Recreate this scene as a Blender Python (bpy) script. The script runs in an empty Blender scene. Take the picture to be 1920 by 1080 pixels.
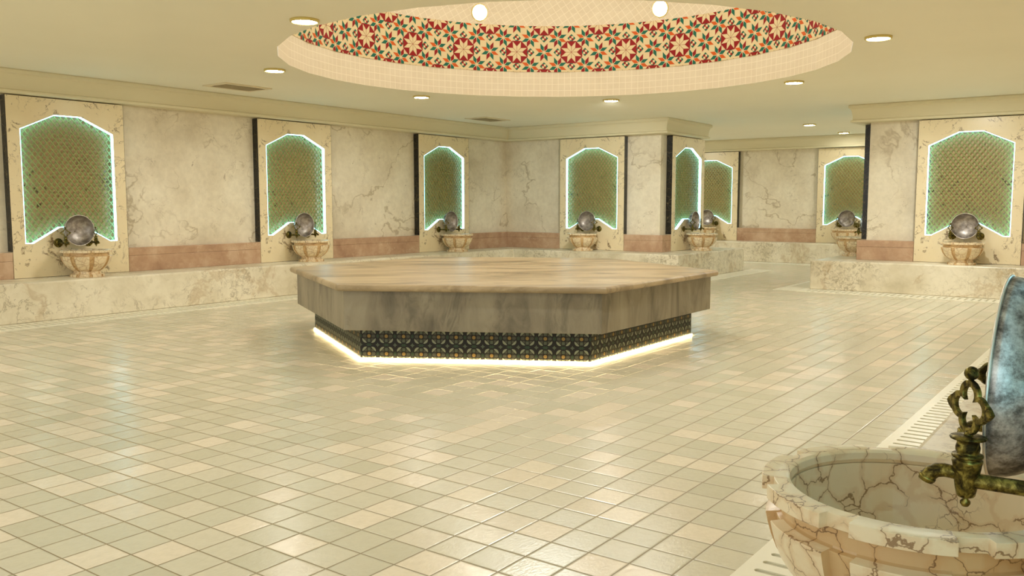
import bpy, bmesh, math, random
from mathutils import Vector, Matrix
from mathutils.geometry import tessellate_polygon
random.seed(7)
sc = bpy.context.scene
COL = sc.collection
PI = math.pi
rad = math.radians

# ------------------------------------------------------------------ key dimensions (metres)
CAM_H = 1.30
H = 2.808           # ceiling
ZB = 0.4474         # bench top
ZT = 2.531          # top of niche panels
ZP = 0.750          # top of the pink base course
TP = 0.113          # how far panels and base course stand off the wall
YL, XB, YC, XD, XE, YE, YF = 10.4776, 14.1485, 7.0349, 19.8266, 14.0928, 3.69, 0.047
BD = 0.588          # bench depth
PW = 1.402          # panel width
PH = ZT - ZB
XC_END = 15.94
XE_END = 15.80
TILE = 0.171
X0, X1, Y0, Y1 = -3.2, XD + TP, -3.5, 13.2
DOME_C = (8.0185, 5.2317); DOME_R = 2.94
F_X0 = 0.96

# ------------------------------------------------------------------ material helpers
def srgb(r, g, b):
    f = lambda c: (c / 255 / 12.92) if c / 255 <= 0.04045 else ((c / 255 + 0.055) / 1.055) ** 2.4
    return (f(r), f(g), f(b), 1.0)

class NT:
    def __init__(self, name):
        self.m = bpy.data.materials.new(name)
        self.m.use_nodes = True
        self.t = self.m.node_tree
        self.b = self.t.nodes['Principled BSDF']
    def n(self, typ, **kw):
        nd = self.t.nodes.new(typ)
        for k, v in kw.items():
            if k in nd.inputs.keys():
                nd.inputs[k].default_value = v
            else:
                setattr(nd, k, v)
        return nd
    def l(self, a, b):
        self.t.links.new(a, b)
    def coord(self, scale=(1, 1, 1), rot=(0, 0, 0), out='Object', world=True):
        if world and out == 'Object':
            src = self.n('ShaderNodeNewGeometry').outputs['Position']
        else:
            src = self.n('ShaderNodeTexCoord').outputs[out]
        mp = self.n('ShaderNodeMapping')
        mp.inputs['Scale'].default_value = scale
        mp.inputs['Rotation'].default_value = rot
        self.l(src, mp.inputs['Vector'])
        return mp.outputs['Vector']
    def noise(self, vec, scale, detail=6, rough=0.55, dist=0.0):
        nd = self.n('ShaderNodeTexNoise', Scale=scale, Detail=detail, Roughness=rough, Distortion=dist)
        self.l(vec, nd.inputs['Vector'])
        return nd
    def ramp(self, fac, stops, interp='LINEAR'):
        r = self.n('ShaderNodeValToRGB')
        cr = r.color_ramp
        cr.interpolation = interp
        while len(cr.elements) > 1:
            cr.elements.remove(cr.elements[-1])
        cr.elements[0].position = stops[0][0]; cr.elements[0].color = stops[0][1]
        for p, c in stops[1:]:
            e = cr.elements.new(p); e.color = c
        self.l(fac, r.inputs['Fac'])
        return r.outputs['Color']
    def math(self, op, a, b=None, c=None, clamp=False):
        nd = self.n('ShaderNodeMath', operation=op)
        nd.use_clamp = clamp
        for i, v in enumerate((a, b, c)):
            if v is None: continue
            if isinstance(v, (int, float)): nd.inputs[i].default_value = v
            else: self.l(v, nd.inputs[i])
        return nd.outputs[0]
    def vmath(self, op, a, b=None, scale=None):
        nd = self.n('ShaderNodeVectorMath', operation=op)
        for i, v in enumerate((a, b)):
            if v is None: continue
            if isinstance(v, tuple): nd.inputs[i].default_value = v
            else: self.l(v, nd.inputs[i])
        if scale is not None: nd.inputs['Scale'].default_value = scale
        return nd.outputs[0]
    def mix(self, fac, a, b, mode='MIX'):
        nd = self.n('ShaderNodeMix', data_type='RGBA', blend_type=mode)
        for s, v in ((nd.inputs[0], fac), (nd.inputs[6], a), (nd.inputs[7], b)):
            if isinstance(v, (int, float, tuple)): s.default_value = v
            else: self.l(v, s)
        return nd.outputs[2]
    def mrange(self, v, a, b, c, d):
        nd = self.n('ShaderNodeMapRange')
        nd.inputs[1].default_value = a; nd.inputs[2].default_value = b
        nd.inputs[3].default_value = c; nd.inputs[4].default_value = d
        self.l(v, nd.inputs[0])
        return nd.outputs[0]
    def warp(self, vec, scale, amt, detail=4):
        nz = self.noise(vec, scale, detail)
        off = self.vmath('SUBTRACT', nz.outputs['Color'], (0.5, 0.5, 0.5))
        off = self.vmath('SCALE', off, scale=amt)
        return self.vmath('ADD', vec, off)
    def vein(self, vec, scale, width, detail=5, rough=0.55, dist=0.6):
        """thin lines where a noise field crosses its middle"""
        nz = self.noise(vec, scale, detail, rough, dist)
        a = self.math('ABSOLUTE', self.math('SUBTRACT', nz.outputs[0], 0.5))
        return self.mrange(a, 0.0, width, 1.0, 0.0)
    def crack(self, vec, scale, width):
        v = self.n('ShaderNodeTexVoronoi', feature='DISTANCE_TO_EDGE', Scale=scale)
        self.l(vec, v.inputs['Vector'])
        return self.mrange(v.outputs['Distance'], width * 0.4, width, 1.0, 0.0)
    def bump(self, hgt, strength, dist):
        b = self.n('ShaderNodeBump', Strength=strength, Distance=dist)
        self.l(hgt, b.inputs['Height'])
        self.l(b.outputs['Normal'], self.b.inputs['Normal'])
    def done(self, col=None, rough=0.4, metal=0.0, spec=0.5):
        if col is not None:
            if isinstance(col, tuple): self.b.inputs['Base Color'].default_value = col
            else: self.l(col, self.b.inputs['Base Color'])
        if isinstance(rough, (int, float)): self.b.inputs['Roughness'].default_value = rough
        else: self.l(rough, self.b.inputs['Roughness'])
        if isinstance(metal, (int, float)): self.b.inputs['Metallic'].default_value = metal
        else: self.l(metal, self.b.inputs['Metallic'])
        self.b.inputs['Specular IOR Level'].default_value = spec
        return self.m

def mat_plain(name, c, rough=0.5, metal=0.0, spec=0.5):
    return NT(name).done(c, rough, metal, spec)

def mat_emit(name, c, strength):
    n = NT(name)
    n.b.inputs['Base Color'].default_value = (0.8, 0.8, 0.8, 1)
    n.b.inputs['Emission Color'].default_value = c
    n.b.inputs['Emission Strength'].default_value = strength
    return n.m

M = {}
# plaster
n = NT('ceiling_plaster')
v = n.coord()
nz = n.noise(v, 0.6, 3)
M['ceiling'] = n.done(n.ramp(nz.outputs[0], [(0.3, srgb(240, 234, 212)), (0.7, srgb(244, 238, 217))]), 0.75, 0, 0.2)
M['cornice'] = mat_plain('cornice_plaster', srgb(228, 218, 186), 0.6, 0, 0.25)

# grey-cream wall marble
n = NT('wall_marble')
v = n.coord()
w = n.warp(v, 1.6, 0.35)
big = n.noise(w, 1.1, 8, 0.62)
col = n.ramp(big.outputs[0], [(0.28, srgb(214, 201, 176)), (0.45, srgb(234, 223, 200)), (0.62, srgb(245, 236, 215)), (0.8, srgb(234, 223, 200))])
fine = n.noise(v, 14, 6, 0.7)
col = n.mix(n.mrange(fine.outputs[0], 0.4, 0.75, 0.0, 0.22), col, srgb(160, 148, 124))
ve = n.vein(n.warp(v, 2.2, 0.35), 0.8, 0.009, 5, 0.5, 0.3)
msk = n.mrange(n.noise(v, 1.3, 2).outputs[0], 0.36, 0.55, 0.0, 0.6)
col = n.mix(n.math('MULTIPLY', ve, msk), col, srgb(158, 136, 94))
ve2 = n.vein(n.warp(v, 5, 0.25), 2.0, 0.012, 8, 0.68)
msk2 = n.mrange(n.noise(v, 2.3, 3).outputs[0], 0.52, 0.64, 0.0, 0.5)
col = n.mix(n.math('MULTIPLY', ve2, msk2), col, srgb(148, 128, 94))
sp = n.noise(n.warp(v, 3, 0.3), 7.5, 5, 0.6, 1.0)
col = n.mix(n.mrange(sp.outputs[0], 0.66, 0.73, 0.0, 0.6), col, srgb(136, 114, 82))
M['wall'] = n.done(col, 0.30, 0, 0.45)

# golden cream panel marble with brown flecks
def panel_mat(name, a, b, dk):
    n = NT(name)
    v = n.coord(out='Object', world=False)
    w = n.warp(v, 2.5, 0.3)
    big = n.noise(w, 1.7, 5, 0.55)
    col = n.ramp(big.outputs[0], [(0.3, a), (0.7, b)])
    sp = n.noise(n.warp(v, 4, 0.25), 5.0, 8, 0.66, 1.2)
    m1 = n.mrange(sp.outputs[0], 0.59, 0.66, 0.0, 0.85)
    col = n.mix(m1, col, dk)
    ve = n.vein(n.warp(v, 3, 0.5), 1.5, 0.010, 7, 0.62)
    ms = n.mrange(n.noise(v, 2.6, 3).outputs[0], 0.46, 0.56, 0.0, 0.8)
    col = n.mix(n.math('MULTIPLY', ve, ms), col, dk)
    fl = n.noise(v, 26, 4, 0.6, 0.6)
    m2 = n.mrange(fl.outputs[0], 0.66, 0.72, 0.0, 0.6)
    col = n.mix(m2, col, dk)
    return n.done(col, 0.28, 0, 0.45)
M['panel'] = panel_mat('panel_marble', srgb(236, 218, 180), srgb(244, 229, 194), srgb(114, 86, 50))
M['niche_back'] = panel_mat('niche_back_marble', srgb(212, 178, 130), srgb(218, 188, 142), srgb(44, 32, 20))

# black marble
n = NT('black_marble')
v = n.coord()
ve = n.crack(n.warp(v, 6, 0.15), 9, 0.02)
M['black'] = n.done(n.mix(n.math('MULTIPLY', ve, 0.35), srgb(26, 23, 18), srgb(150, 135, 100)), 0.25)

# rose marble
n = NT('rose_marble')
v = n.coord()
w = n.warp(v, 3, 0.3)
big = n.noise(w, 2.2, 7, 0.62)
col = n.ramp(big.outputs[0], [(0.3, srgb(168, 130, 104)), (0.5, srgb(192, 157, 128)), (0.7, srgb(214, 184, 156))])
ve = n.vein(n.warp(v, 6, 0.25), 3.0, 0.012, 7, 0.65)
ms = n.mrange(n.noise(v, 3.5, 3).outputs[0], 0.48, 0.6, 0.0, 0.65)
col = n.mix(n.math('MULTIPLY', ve, ms), col, srgb(222, 196, 168))
fl = n.noise(v, 24, 5, 0.65)
col = n.mix(n.mrange(fl.outputs[0], 0.55, 0.7, 0, 0.4), col, srgb(214, 182, 154))
M['rose'] = n.done(col, 0.22, 0, 0.5)

# bench stone
n = NT('bench_marble')
v = n.coord()
w = n.warp(v, 1.5, 0.5)
big = n.noise(w, 1.3, 8, 0.65)
col = n.ramp(big.outputs[0], [(0.28, srgb(196, 184, 156)), (0.43, srgb(220, 209, 184)), (0.6, srgb(238, 229, 208)), (0.8, srgb(228, 216, 192))])
ve = n.vein(n.warp(v, 3.0, 0.45), 3.4, 0.022, 8, 0.7)
ms = n.mrange(n.noise(v, 1.6, 4, 0.6).outputs[0], 0.44, 0.6, 0.0, 0.75)
col = n.mix(n.math('MULTIPLY', ve, ms), col, srgb(146, 130, 98))
sp = n.noise(n.warp(v, 6, 0.2), 15, 6, 0.7, 0.8)
ms3 = n.mrange(n.noise(w, 0.9, 3).outputs[0], 0.46, 0.58, 0, 1)
col = n.mix(n.math('MULTIPLY', n.mrange(sp.outputs[0], 0.50, 0.60, 0.0, 0.5), ms3), col, srgb(140, 124, 92))
ve3 = n.vein(n.warp(v, 2, 0.5), 0.55, 0.022, 6, 0.6)
col = n.mix(n.math('MULTIPLY', ve3, 0.4), col, srgb(176, 144, 94))
n.bump(sp.outputs[0], 0.10, 0.01)
M['bench'] = n.done(col, 0.34, 0, 0.45)

# striped grey-beige marble of the central platform
def slab_mat(name, scale, cols):
    n = NT(name)
    v0 = n.coord(rot=(0, 0, rad(50)))
    mp = n.n('ShaderNodeMapping'); mp.inputs['Scale'].default_value = scale
    n.l(v0, mp.inputs['Vector']); v = mp.outputs['Vector']
    w = n.warp(v, 0.9, 0.8, 3)
    big = n.noise(w, 1.2, 8, 0.6, 0.6)
    col = n.ramp(big.outputs[0], [(0.32, cols[0]), (0.44, cols[1]), (0.54, cols[2]), (0.68, cols[3])])
    st = n.noise(w, 2.6, 7, 0.68, 0.5)
    col = n.mix(n.mrange(st.outputs[0], 0.53, 0.66, 0, 0.7), col, cols[0])
    col = n.mix(n.mrange(st.outputs[0], 0.46, 0.34, 0, 0.55), col, cols[3])
    return n.done(col, 0.38, 0, 0.4)
C4 = (srgb(126, 108, 82), srgb(166, 146, 114), srgb(186, 164, 130), srgb(200, 180, 146))
M['slab'] = slab_mat('platform_top_marble', (0.55, 1.9, 1), C4)
M['apron'] = slab_mat('platform_side_shaded', (2.1, 2.1, 0.8), (srgb(98, 90, 74), srgb(134, 124, 104), srgb(150, 140, 118), srgb(162, 152, 130)))  # darker copy of the platform marble; shade on its sides put into the colour

# basin marble: cream with brown crackle
def basin_mat(name, base1, base2, vein):
    n = NT(name)
    v = n.coord(out='Object', world=False)
    w = n.warp(v, 9, 0.10, 6)
    big = n.noise(v, 5, 4)
    col = n.ramp(big.outputs[0], [(0.3, base1), (0.68, base2)])
    halo = n.crack(w, 15, 0.15)
    col = n.mix(n.math('MULTIPLY', halo, 0.28), col, srgb(206, 160, 104))
    cr = n.crack(w, 15, 0.024)
    ms = n.mrange(n.noise(v, 9, 3).outputs[0], 0.40, 0.48, 0.0, 0.8)
    col = n.mix(n.math('MULTIPLY', cr, ms), col, vein)
    cr2 = n.crack(n.warp(v, 16, 0.05, 6), 32, 0.032)
    ms2 = n.mrange(n.noise(v, 7, 3).outputs[0], 0.56, 0.64, 0.0, 0.7)
    col = n.mix(n.math('MULTIPLY', cr2, ms2), col, vein)
    return n.done(col, 0.30, 0, 0.5)
M['basin'] = basin_mat('basin_marble', srgb(234, 214, 178), srgb(242, 225, 192), srgb(128, 90, 50))
M['basin_groove_shade'] = basin_mat('basin_groove_shaded', srgb(210, 177, 128), srgb(219, 189, 143), srgb(110, 74, 38))  # same stone browned; groove shading and bounced light put into the colour

# antique brass
n = NT('antique_brass')
v = n.coord(out='Object', world=False)
pt = n.noise(n.warp(v, 30, 0.02), 60, 6, 0.65, 0.4)
col = n.ramp(pt.outputs[0], [(0.38, srgb(44, 36, 14)), (0.50, srgb(96, 84, 36)), (0.62, srgb(156, 142, 72)), (0.78, srgb(190, 176, 104))])
n.bump(pt.outputs[0], 0.15, 0.002)
M['brass'] = n.done(col, n.mrange(pt.outputs[0], 0.35, 0.65, 0.62, 0.28), 0.85)

# old tinned metal
n = NT('tarnished_tin')
v = n.coord(out='Object', world=False)
p1 = n.noise(v, 15, 9, 0.74, 0.0)
p2 = n.noise(v, 90, 4, 0.6)
col = n.ramp(p1.outputs[0], [(0.36, srgb(58, 54, 50)), (0.46, srgb(130, 122, 116)), (0.56, srgb(196, 189, 183)), (0.68, srgb(232, 228, 224))])
col = n.mix(n.mrange(p2.outputs[0], 0.5, 0.7, 0, 0.35), col, srgb(96, 88, 82))
n.bump(p1.outputs[0], 0.12, 0.004)
M['tin'] = n.done(col, n.mrange(p1.outputs[0], 0.3, 0.7, 0.55, 0.36), 0.6)
n = NT('tinned_inside')
v = n.coord(out='Object', world=False)
p1 = n.noise(n.warp(v, 10, 0.05), 14, 7, 0.62, 0.3)
col = n.ramp(p1.outputs[0], [(0.34, srgb(128, 119, 112)), (0.5, srgb(168, 159, 152)), (0.66, srgb(206, 199, 193))])
n.bump(p1.outputs[0], 0.08, 0.004)
M['tin_in'] = n.done(col, 0.42, 0.6)
M['tin_rim'] = mat_plain('polished_tin_edge', srgb(226, 218, 206), 0.35, 0.7)

M['lattice'] = mat_plain('lattice_paint', srgb(142, 146, 84), 0.45, 0, 0.4)
M['led_blue'] = mat_emit('blue_white_led', (0.24, 0.74, 1.0, 1), 7.0)
M['led_warm'] = mat_emit('warm_led', (1.0, 0.76, 0.38, 1), 28.0)
M['lens'] = mat_emit('lamp_lens', (1.0, 0.99, 0.88, 1), 98.0)
M['lamp_ring'] = mat_plain('lamp_ring_brass', srgb(222, 200, 120), 0.35, 0.2)
M['vent'] = mat_plain('vent_paint', srgb(226, 212, 180), 0.5, 0, 0.3)
M['vent_dark'] = mat_plain('vent_shadow', srgb(170, 156, 124), 0.8)
M['drain'] = mat_plain('drain_plate_stone', srgb(240, 235, 216), 0.32, 0, 0.45)
M['slot'] = mat_plain('drain_slot_grey', srgb(196, 190, 168), 0.6)
M['grout_dark'] = mat_plain('shadow_line', srgb(60, 48, 30), 0.8)

# floor tiles
n = NT('floor_tiles')
geo = n.n('ShaderNodeNewGeometry').outputs['Position']
sx = n.n('ShaderNodeSeparateXYZ'); n.l(geo, sx.inputs[0])
tx = n.math('DIVIDE', n.math('SUBTRACT', sx.outputs[0], 2.727), TILE)
ty = n.math('DIVIDE', n.math('SUBTRACT', sx.outputs[1], 1.125), TILE)
fx, fy = n.math('FLOOR', tx), n.math('FLOOR', ty)
rx, ry = n.math('FRACT', tx), n.math('FRACT', ty)
ex = n.math('MINIMUM', rx, n.math('SUBTRACT', 1.0, rx))
ey = n.math('MINIMUM', ry, n.math('SUBTRACT', 1.0, ry))
e = n.math('MINIMUM', ex, ey)
cv = n.n('ShaderNodeCombineXYZ'); n.l(fx, cv.inputs[0]); n.l(fy, cv.inputs[1])
wn = n.n('ShaderNodeTexWhiteNoise', noise_dimensions='3D'); n.l(cv.outputs[0], wn.inputs['Vector'])
tile = n.ramp(wn.outputs['Value'], [(0.0, srgb(199, 194, 171)), (0.25, srgb(208, 203, 181)), (0.62, srgb(214, 208, 187)), (0.74, srgb(220, 211, 190)), (0.80, srgb(231, 218, 196)), (1.0, srgb(235, 224, 203))])
fn = n.noise(geo, 26, 6, 0.6, 0.5)
tile = n.mix(n.mrange(fn.outputs[0], 0.42, 0.68, 0.0, 0.13), tile, srgb(178, 168, 138))
grout = n.mrange(e, 0.014, 0.026, 1.0, 0.0)
col = n.mix(grout, tile, srgb(142, 127, 95))
edge = n.mrange(e, 0.012, 0.05, 0.0, 1.0)
wv = n.n('ShaderNodeTexNoise', Scale=38.0, Detail=4.0, Roughness=0.6)
mp = n.n('ShaderNodeMapping'); mp.inputs['Scale'].default_value = (1, 1.8, 1)
n.l(geo, mp.inputs['Vector']); n.l(mp.outputs[0], wv.inputs['Vector'])
hgt = n.math('ADD', n.math('MULTIPLY', edge, 0.6), n.math('MULTIPLY', wv.outputs[0], 0.62))
tw = n.vmath('SUBTRACT', wn.outputs['Color'], (0.5, 0.5, 0.5))
tw = n.vmath('MULTIPLY', tw, (0.012, 0.012, 0.0))
bp = n.n('ShaderNodeBump', Strength=0.42, Distance=0.004)
n.l(hgt, bp.inputs['Height'])
nv = n.vmath('NORMALIZE', n.vmath('ADD', bp.outputs['Normal'], tw))
n.l(nv, n.b.inputs['Normal'])
rg = n.math('ADD', n.mrange(wn.outputs['Value'], 0, 1, 0.25, 0.15), n.math('MULTIPLY', grout, 0.4))
M['floor'] = n.done(col, rg, 0, 0.6)

# small white mosaic of the dome, laid out on UV metres
def dome_tile(name, rot=0.0):
    n = NT(name)
    uv = n.n('ShaderNodeTexCoord').outputs['UV']
    mp = n.n('ShaderNodeMapping'); mp.inputs['Rotation'].default_value = (0, 0, rot)
    n.l(uv, mp.inputs['Vector'])
    sx = n.n('ShaderNodeSeparateXYZ'); n.l(mp.outputs[0], sx.inputs[0])
    rx = n.math('FRACT', n.math('DIVIDE', sx.outputs[0], 0.086))
    ry = n.math('FRACT', n.math('DIVIDE', sx.outputs[1], 0.086))
    e = n.math('MINIMUM', n.math('MINIMUM', rx, n.math('SUBTRACT', 1.0, rx)), n.math('MINIMUM', ry, n.math('SUBTRACT', 1.0, ry)))
    v = n.coord()
    big = n.noise(v, 6, 4)
    col = n.ramp(big.outputs[0], [(0.3, srgb(204, 188, 160)), (0.7, srgb(210, 195, 168))])
    fl = n.noise(n.warp(v, 5, 0.2), 7, 6, 0.65, 1.0)
    col = n.mix(n.mrange(fl.outputs[0], 0.70, 0.74, 0, 0.7), col, srgb(130, 92, 66))
    col = n.mix(n.mrange(e, 0.025, 0.05, 1.0, 0.0), col, srgb(222, 209, 184))
    return n.done(col, 0.6, 0, 0.2)
M['dome_tile'] = dome_tile('dome_white_mosaic')
M['dome_tile_rot'] = dome_tile('dome_vault_mosaic', rad(33))
M['mos_cream'] = mat_plain('mosaic_cream', srgb(206, 184, 140), 0.6, 0, 0.2)
M['mos_red'] = mat_plain('mosaic_red', srgb(132, 13, 8), 0.6, 0, 0.2)
M['mos_green'] = mat_plain('mosaic_green', srgb(22, 92, 70), 0.6, 0, 0.2)
M['mos_orange'] = mat_plain('mosaic_orange', srgb(192, 82, 18), 0.6, 0, 0.2)
M['ped_black'] = mat_plain('strapwork_black', srgb(16, 14, 10), 0.55)
M['ped_gold'] = mat_plain('strapwork_gold', srgb(150, 122, 62), 0.55)
M['ped_grey'] = mat_plain('strapwork_grey', srgb(84, 92, 74), 0.55)
M['ped_brown'] = mat_plain('strapwork_taupe', srgb(76, 76, 62), 0.55)
M['ped_green'] = mat_plain('strapwork_green', srgb(44, 64, 44), 0.55)
M['ped_pale'] = mat_plain('strapwork_pale', srgb(140, 146, 122), 0.55)

# ------------------------------------------------------------------ mesh helpers
class MB:
    def __init__(self):
        self.v = []; self.f = []; self.mi = []; self.sm = []; self.uv = None
    def add(self, verts, faces, mi=0, smooth=False, xf=None):
        o = len(self.v)
        for p in verts:
            p = Vector(p)
            self.v.append(tuple(xf @ p) if xf else tuple(p))
        for f in faces:
            self.f.append([i + o for i in f]); self.mi.append(mi); self.sm.append(smooth)
        return self
    def box(self, a, b, mi=0, xf=None):
        x0, y0, z0 = a; x1, y1, z1 = b
        vs = [(x0, y0, z0), (x1, y0, z0), (x1, y1, z0), (x0, y1, z0), (x0, y0, z1), (x1, y0, z1), (x1, y1, z1), (x0, y1, z1)]
        fs = [(3, 2, 1, 0), (4, 5, 6, 7), (0, 1, 5, 4), (1, 2, 6, 5), (2, 3, 7, 6), (3, 0, 4, 7)]
        return self.add(vs, fs, mi, False, xf)
    def lathe(self, prof, n=32, mi=0, xf=None, smooth=True):
        vs = []; fs = []
        m = len(prof)
        for i in range(n):
            a = 2 * PI * i / n
            for r, z in prof:
                vs.append((r * math.cos(a), r * math.sin(a), z))
        for i in range(n):
            j = (i + 1) % n
            for k in range(m - 1):
                fs.append((i * m + k, j * m + k, j * m + k + 1, i * m + k + 1))
        return self.add(vs, fs, mi, smooth, xf)
    def tube(self, pts, radii, n=16, mi=0, xf=None):
        pts = [Vector(p) for p in pts]
        vs = []; fs = []
        up = Vector((1, 0, 0))
        for i, p in enumerate(pts):
            d = (pts[min(i + 1, len(pts) - 1)] - pts[max(i - 1, 0)]).normalized()
            a = up - d * up.dot(d)
            if a.length < 1e-4: a = Vector((0, 0, 1)) - d * d.z
            a.normalize(); b = d.cross(a)
            r = radii[i] if isinstance(radii, (list, tuple)) else radii
            for k in range(n):
                t = 2 * PI * k / n
                vs.append(tuple(p + a * (r * math.cos(t)) + b * (r * math.sin(t))))
        m = len(pts)
        for i in range(m - 1):
            for k in range(n):
                k2 = (k + 1) % n
                fs.append((i * n + k, i * n + k2, (i + 1) * n + k2, (i + 1) * n + k))
        fs.append(tuple(range(n))[::-1]); fs.append(tuple((m - 1) * n + k for k in range(n)))
        return self.add(vs, fs, mi, True, xf)
    def build(self, name, mats, parent=None, bevel=0.0, seg=2, fix=True, auto=None):
        me = bpy.data.meshes.new(name)
        me.from_pydata(self.v, [], self.f)
        if not isinstance(mats, (list, tuple)): mats = [mats]
        for m in mats: me.materials.append(m)
        me.polygons.foreach_set('material_index', self.mi)
        me.polygons.foreach_set('use_smooth', self.sm)
        if self.uv is not None:
            ul = me.uv_layers.new(name='UVMap')
            for p in me.polygons:
                for li in p.loop_indices:
                    ul.data[li].uv = self.uv[p.index][li - p.loop_start]
        if fix:
            bm = bmesh.new(); bm.from_mesh(me)
            bmesh.ops.remove_doubles(bm, verts=bm.verts, dist=1e-6)
            bmesh.ops.recalc_face_normals(bm, faces=bm.faces)
            bm.to_mesh(me); bm.free()
        me.update()
        o = bpy.data.objects.new(name, me)
        COL.objects.link(o)
        if parent: o.parent = parent
        if bevel > 0:
            md = o.modifiers.new('edge', 'BEVEL'); md.width = bevel; md.segments = seg
            md.limit_method = 'ANGLE'; md.angle_limit = rad(35); md.harden_normals = bool(any(self.sm))
        if auto is not None:
            try: me.set_sharp_from_angle(angle=auto)
            except Exception: pass
        return o

def thing(name, label, cat, loc=(0, 0, 0), rotz=0.0, group=None):
    o = bpy.data.objects.new(name, None); COL.objects.link(o)
    o.empty_display_size = 0.1
    o.location = loc; o.rotation_euler = (0, 0, rotz)
    o['label'] = label; o['category'] = cat
    if group: o['group'] = group
    return o
def tag(o, label, cat, group=None):
    o['label'] = label; o['category'] = cat
    if group: o['group'] = group
    return o
def struct(o):
    o['kind'] = 'structure'; return o
def dup(root, loc, rotz, label):
    r = root.copy(); COL.objects.link(r)
    r.location = loc; r.rotation_euler = (0, 0, rotz); r['label'] = label
    for ch in list(root.children):
        c = ch.copy(); COL.objects.link(c); c.parent = r
        for g in list(ch.children):
            d = g.copy(); COL.objects.link(d); d.parent = c
    return r

def tess(outer, inner=None):
    """triangles over outer polygon (with hole), indices into outer+inner"""
    loops = [[Vector((p[0], p[1], 0)) for p in outer]]
    if inner: loops.append([Vector((p[0], p[1], 0)) for p in inner])
    return [tuple(t) for t in tessellate_polygon(loops)]

def prism(outer, z0, z1, mi=0, inner=None, mb=None, conv=lambda x, y, z: (x, y, z)):
    """vertical prism over a polygon, optional hole"""
    mb = mb or MB()
    pts = list(outer) + (list(inner) if inner else [])
    N = len(pts)
    vs = [conv(x, y, z0) for x, y in pts] + [conv(x, y, z1) for x, y in pts]
    if inner is None:
        fs = [tuple(range(N))[::-1], tuple(range(N, 2 * N))]
    else:
        tr = tess(outer, inner)
        fs = [t[::-1] for t in tr] + [tuple(i + N for i in t) for t in tr]
    for a, L in ((0, len(outer)), (len(outer), len(inner) if inner else 0)):
        for i in range(L):
            j = (i + 1) % L
            fs.append((a + i, a + j, N + a + j, N + a + i))
    return mb.add(vs, fs, mi)

def clip_z(poly, lo, hi):
    for val, keep_ge in ((lo, True), (hi, False)):
        out = []
        for i in range(len(poly)):
            a, b = poly[i], poly[(i + 1) % len(poly)]
            ia = a[1] >= val if keep_ge else a[1] <= val
            ib = b[1] >= val if keep_ge else b[1] <= val
            if ia: out.append(a)
            if ia != ib:
                t = (val - a[1]) / (b[1] - a[1])
                out.append((a[0] + t * (b[0] - a[0]), val))
        poly = out
        if len(poly) < 3: return []
    return poly

# ------------------------------------------------------------------ room shell
m = MB(); m.box((X0, Y0, -0.1), (X1 + 0.1, Y1, 0.0))
struct(m.build('floor', M['floor']))

hole = [(DOME_C[0] + DOME_R * math.cos(2 * PI * k / 32), DOME_C[1] + DOME_R * math.sin(2 * PI * k / 32)) for k in range(32)]
m = prism([(X0, Y0), (X1 + 0.1, Y0), (X1 + 0.1, Y1), (X0, Y1)], H, H + 0.004, inner=hole)
struct(m.build('ceiling', M['ceiling'], fix=False))

def wallbox(name, a, b):
    return struct(MB().box(a, b).build(name, M['wall']))
T = TP
wallbox('wall_left', (X0, YL + T, 0), (XB + T, YL + T + 0.2, H))
wallbox('wall_back', (XB + T, YC + T, 0), (XC_END - 0.1, YL + T + 0.2, H))
wallbox('wall_passage', (XC_END - 0.3, YL + T + 0.2, 0), (XC_END - 0.1, Y1, H))
wallbox('wall_far', (XD + T, Y0, 0), (XD + T + 0.1, Y1, H))
wallbox('wall_right', (XE + T, Y0, 0), (XE_END - 0.05, YE - T, H))
wallbox('wall_near', (F_X0, Y0, 0), (XE + T, YF - T, H))
wallbox('wall_end', (XC_END - 0.3, Y1, 0), (X1 + 0.1, Y1 + 0.1, H))

# dome: white ring, mosaic band, vault
def ring(r0, z0, r1, z1, n, mb, u0=0.0, v0=0.0, mi=0, smooth=False):
    if mb.uv is None: mb.uv = []
    hyp = math.hypot(r1 - r0, z1 - z0)
    for k in range(n):
        a, b = 2 * PI * k / n, 2 * PI * (k + 1) / n
        P = lambda r, t, z: (DOME_C[0] + r * math.cos(t), DOME_C[1] + r * math.sin(t), z)
        mb.add([P(r0, a, z0), P(r0, b, z0), P(r1, b, z1), P(r1, a, z1)], [(3, 2, 1, 0)], mi, smooth)
        ua, ub = a * DOME_R, b * DOME_R
        mb.uv.append([(ua, v0 + hyp), (ub, v0 + hyp), (ub, v0), (ua, v0)])
    return v0 + hyp
ZM0, ZM1 = 3.146, 3.775
m = MB()
vv = ring(DOME_R - 0.002, H - 0.0005, DOME_R, ZM0 + 0.004, 32, m)
vv = ring(DOME_R, ZM0 + 0.004, DOME_R, ZM1, 32, m, v0=vv)
struct(m.build('trim_dome_ring', M['dome_tile'], fix=False))
m = MB(); vv = 0; NP = 14; HD = 1.55
for i in range(NP):
    t0, t1 = i / NP * PI / 2, (i + 1) / NP * PI / 2
    r0, r1 = DOME_R * math.cos(t0), max(DOME_R * math.cos(t1), 0.001)
    vv = ring(r0, ZM1 + HD * math.sin(t0), r1, ZM1 + HD * math.sin(t1), 64, m, v0=vv, smooth=True)
struct(m.build('ceiling_dome', M['dome_tile_rot'], fix=False))

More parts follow.
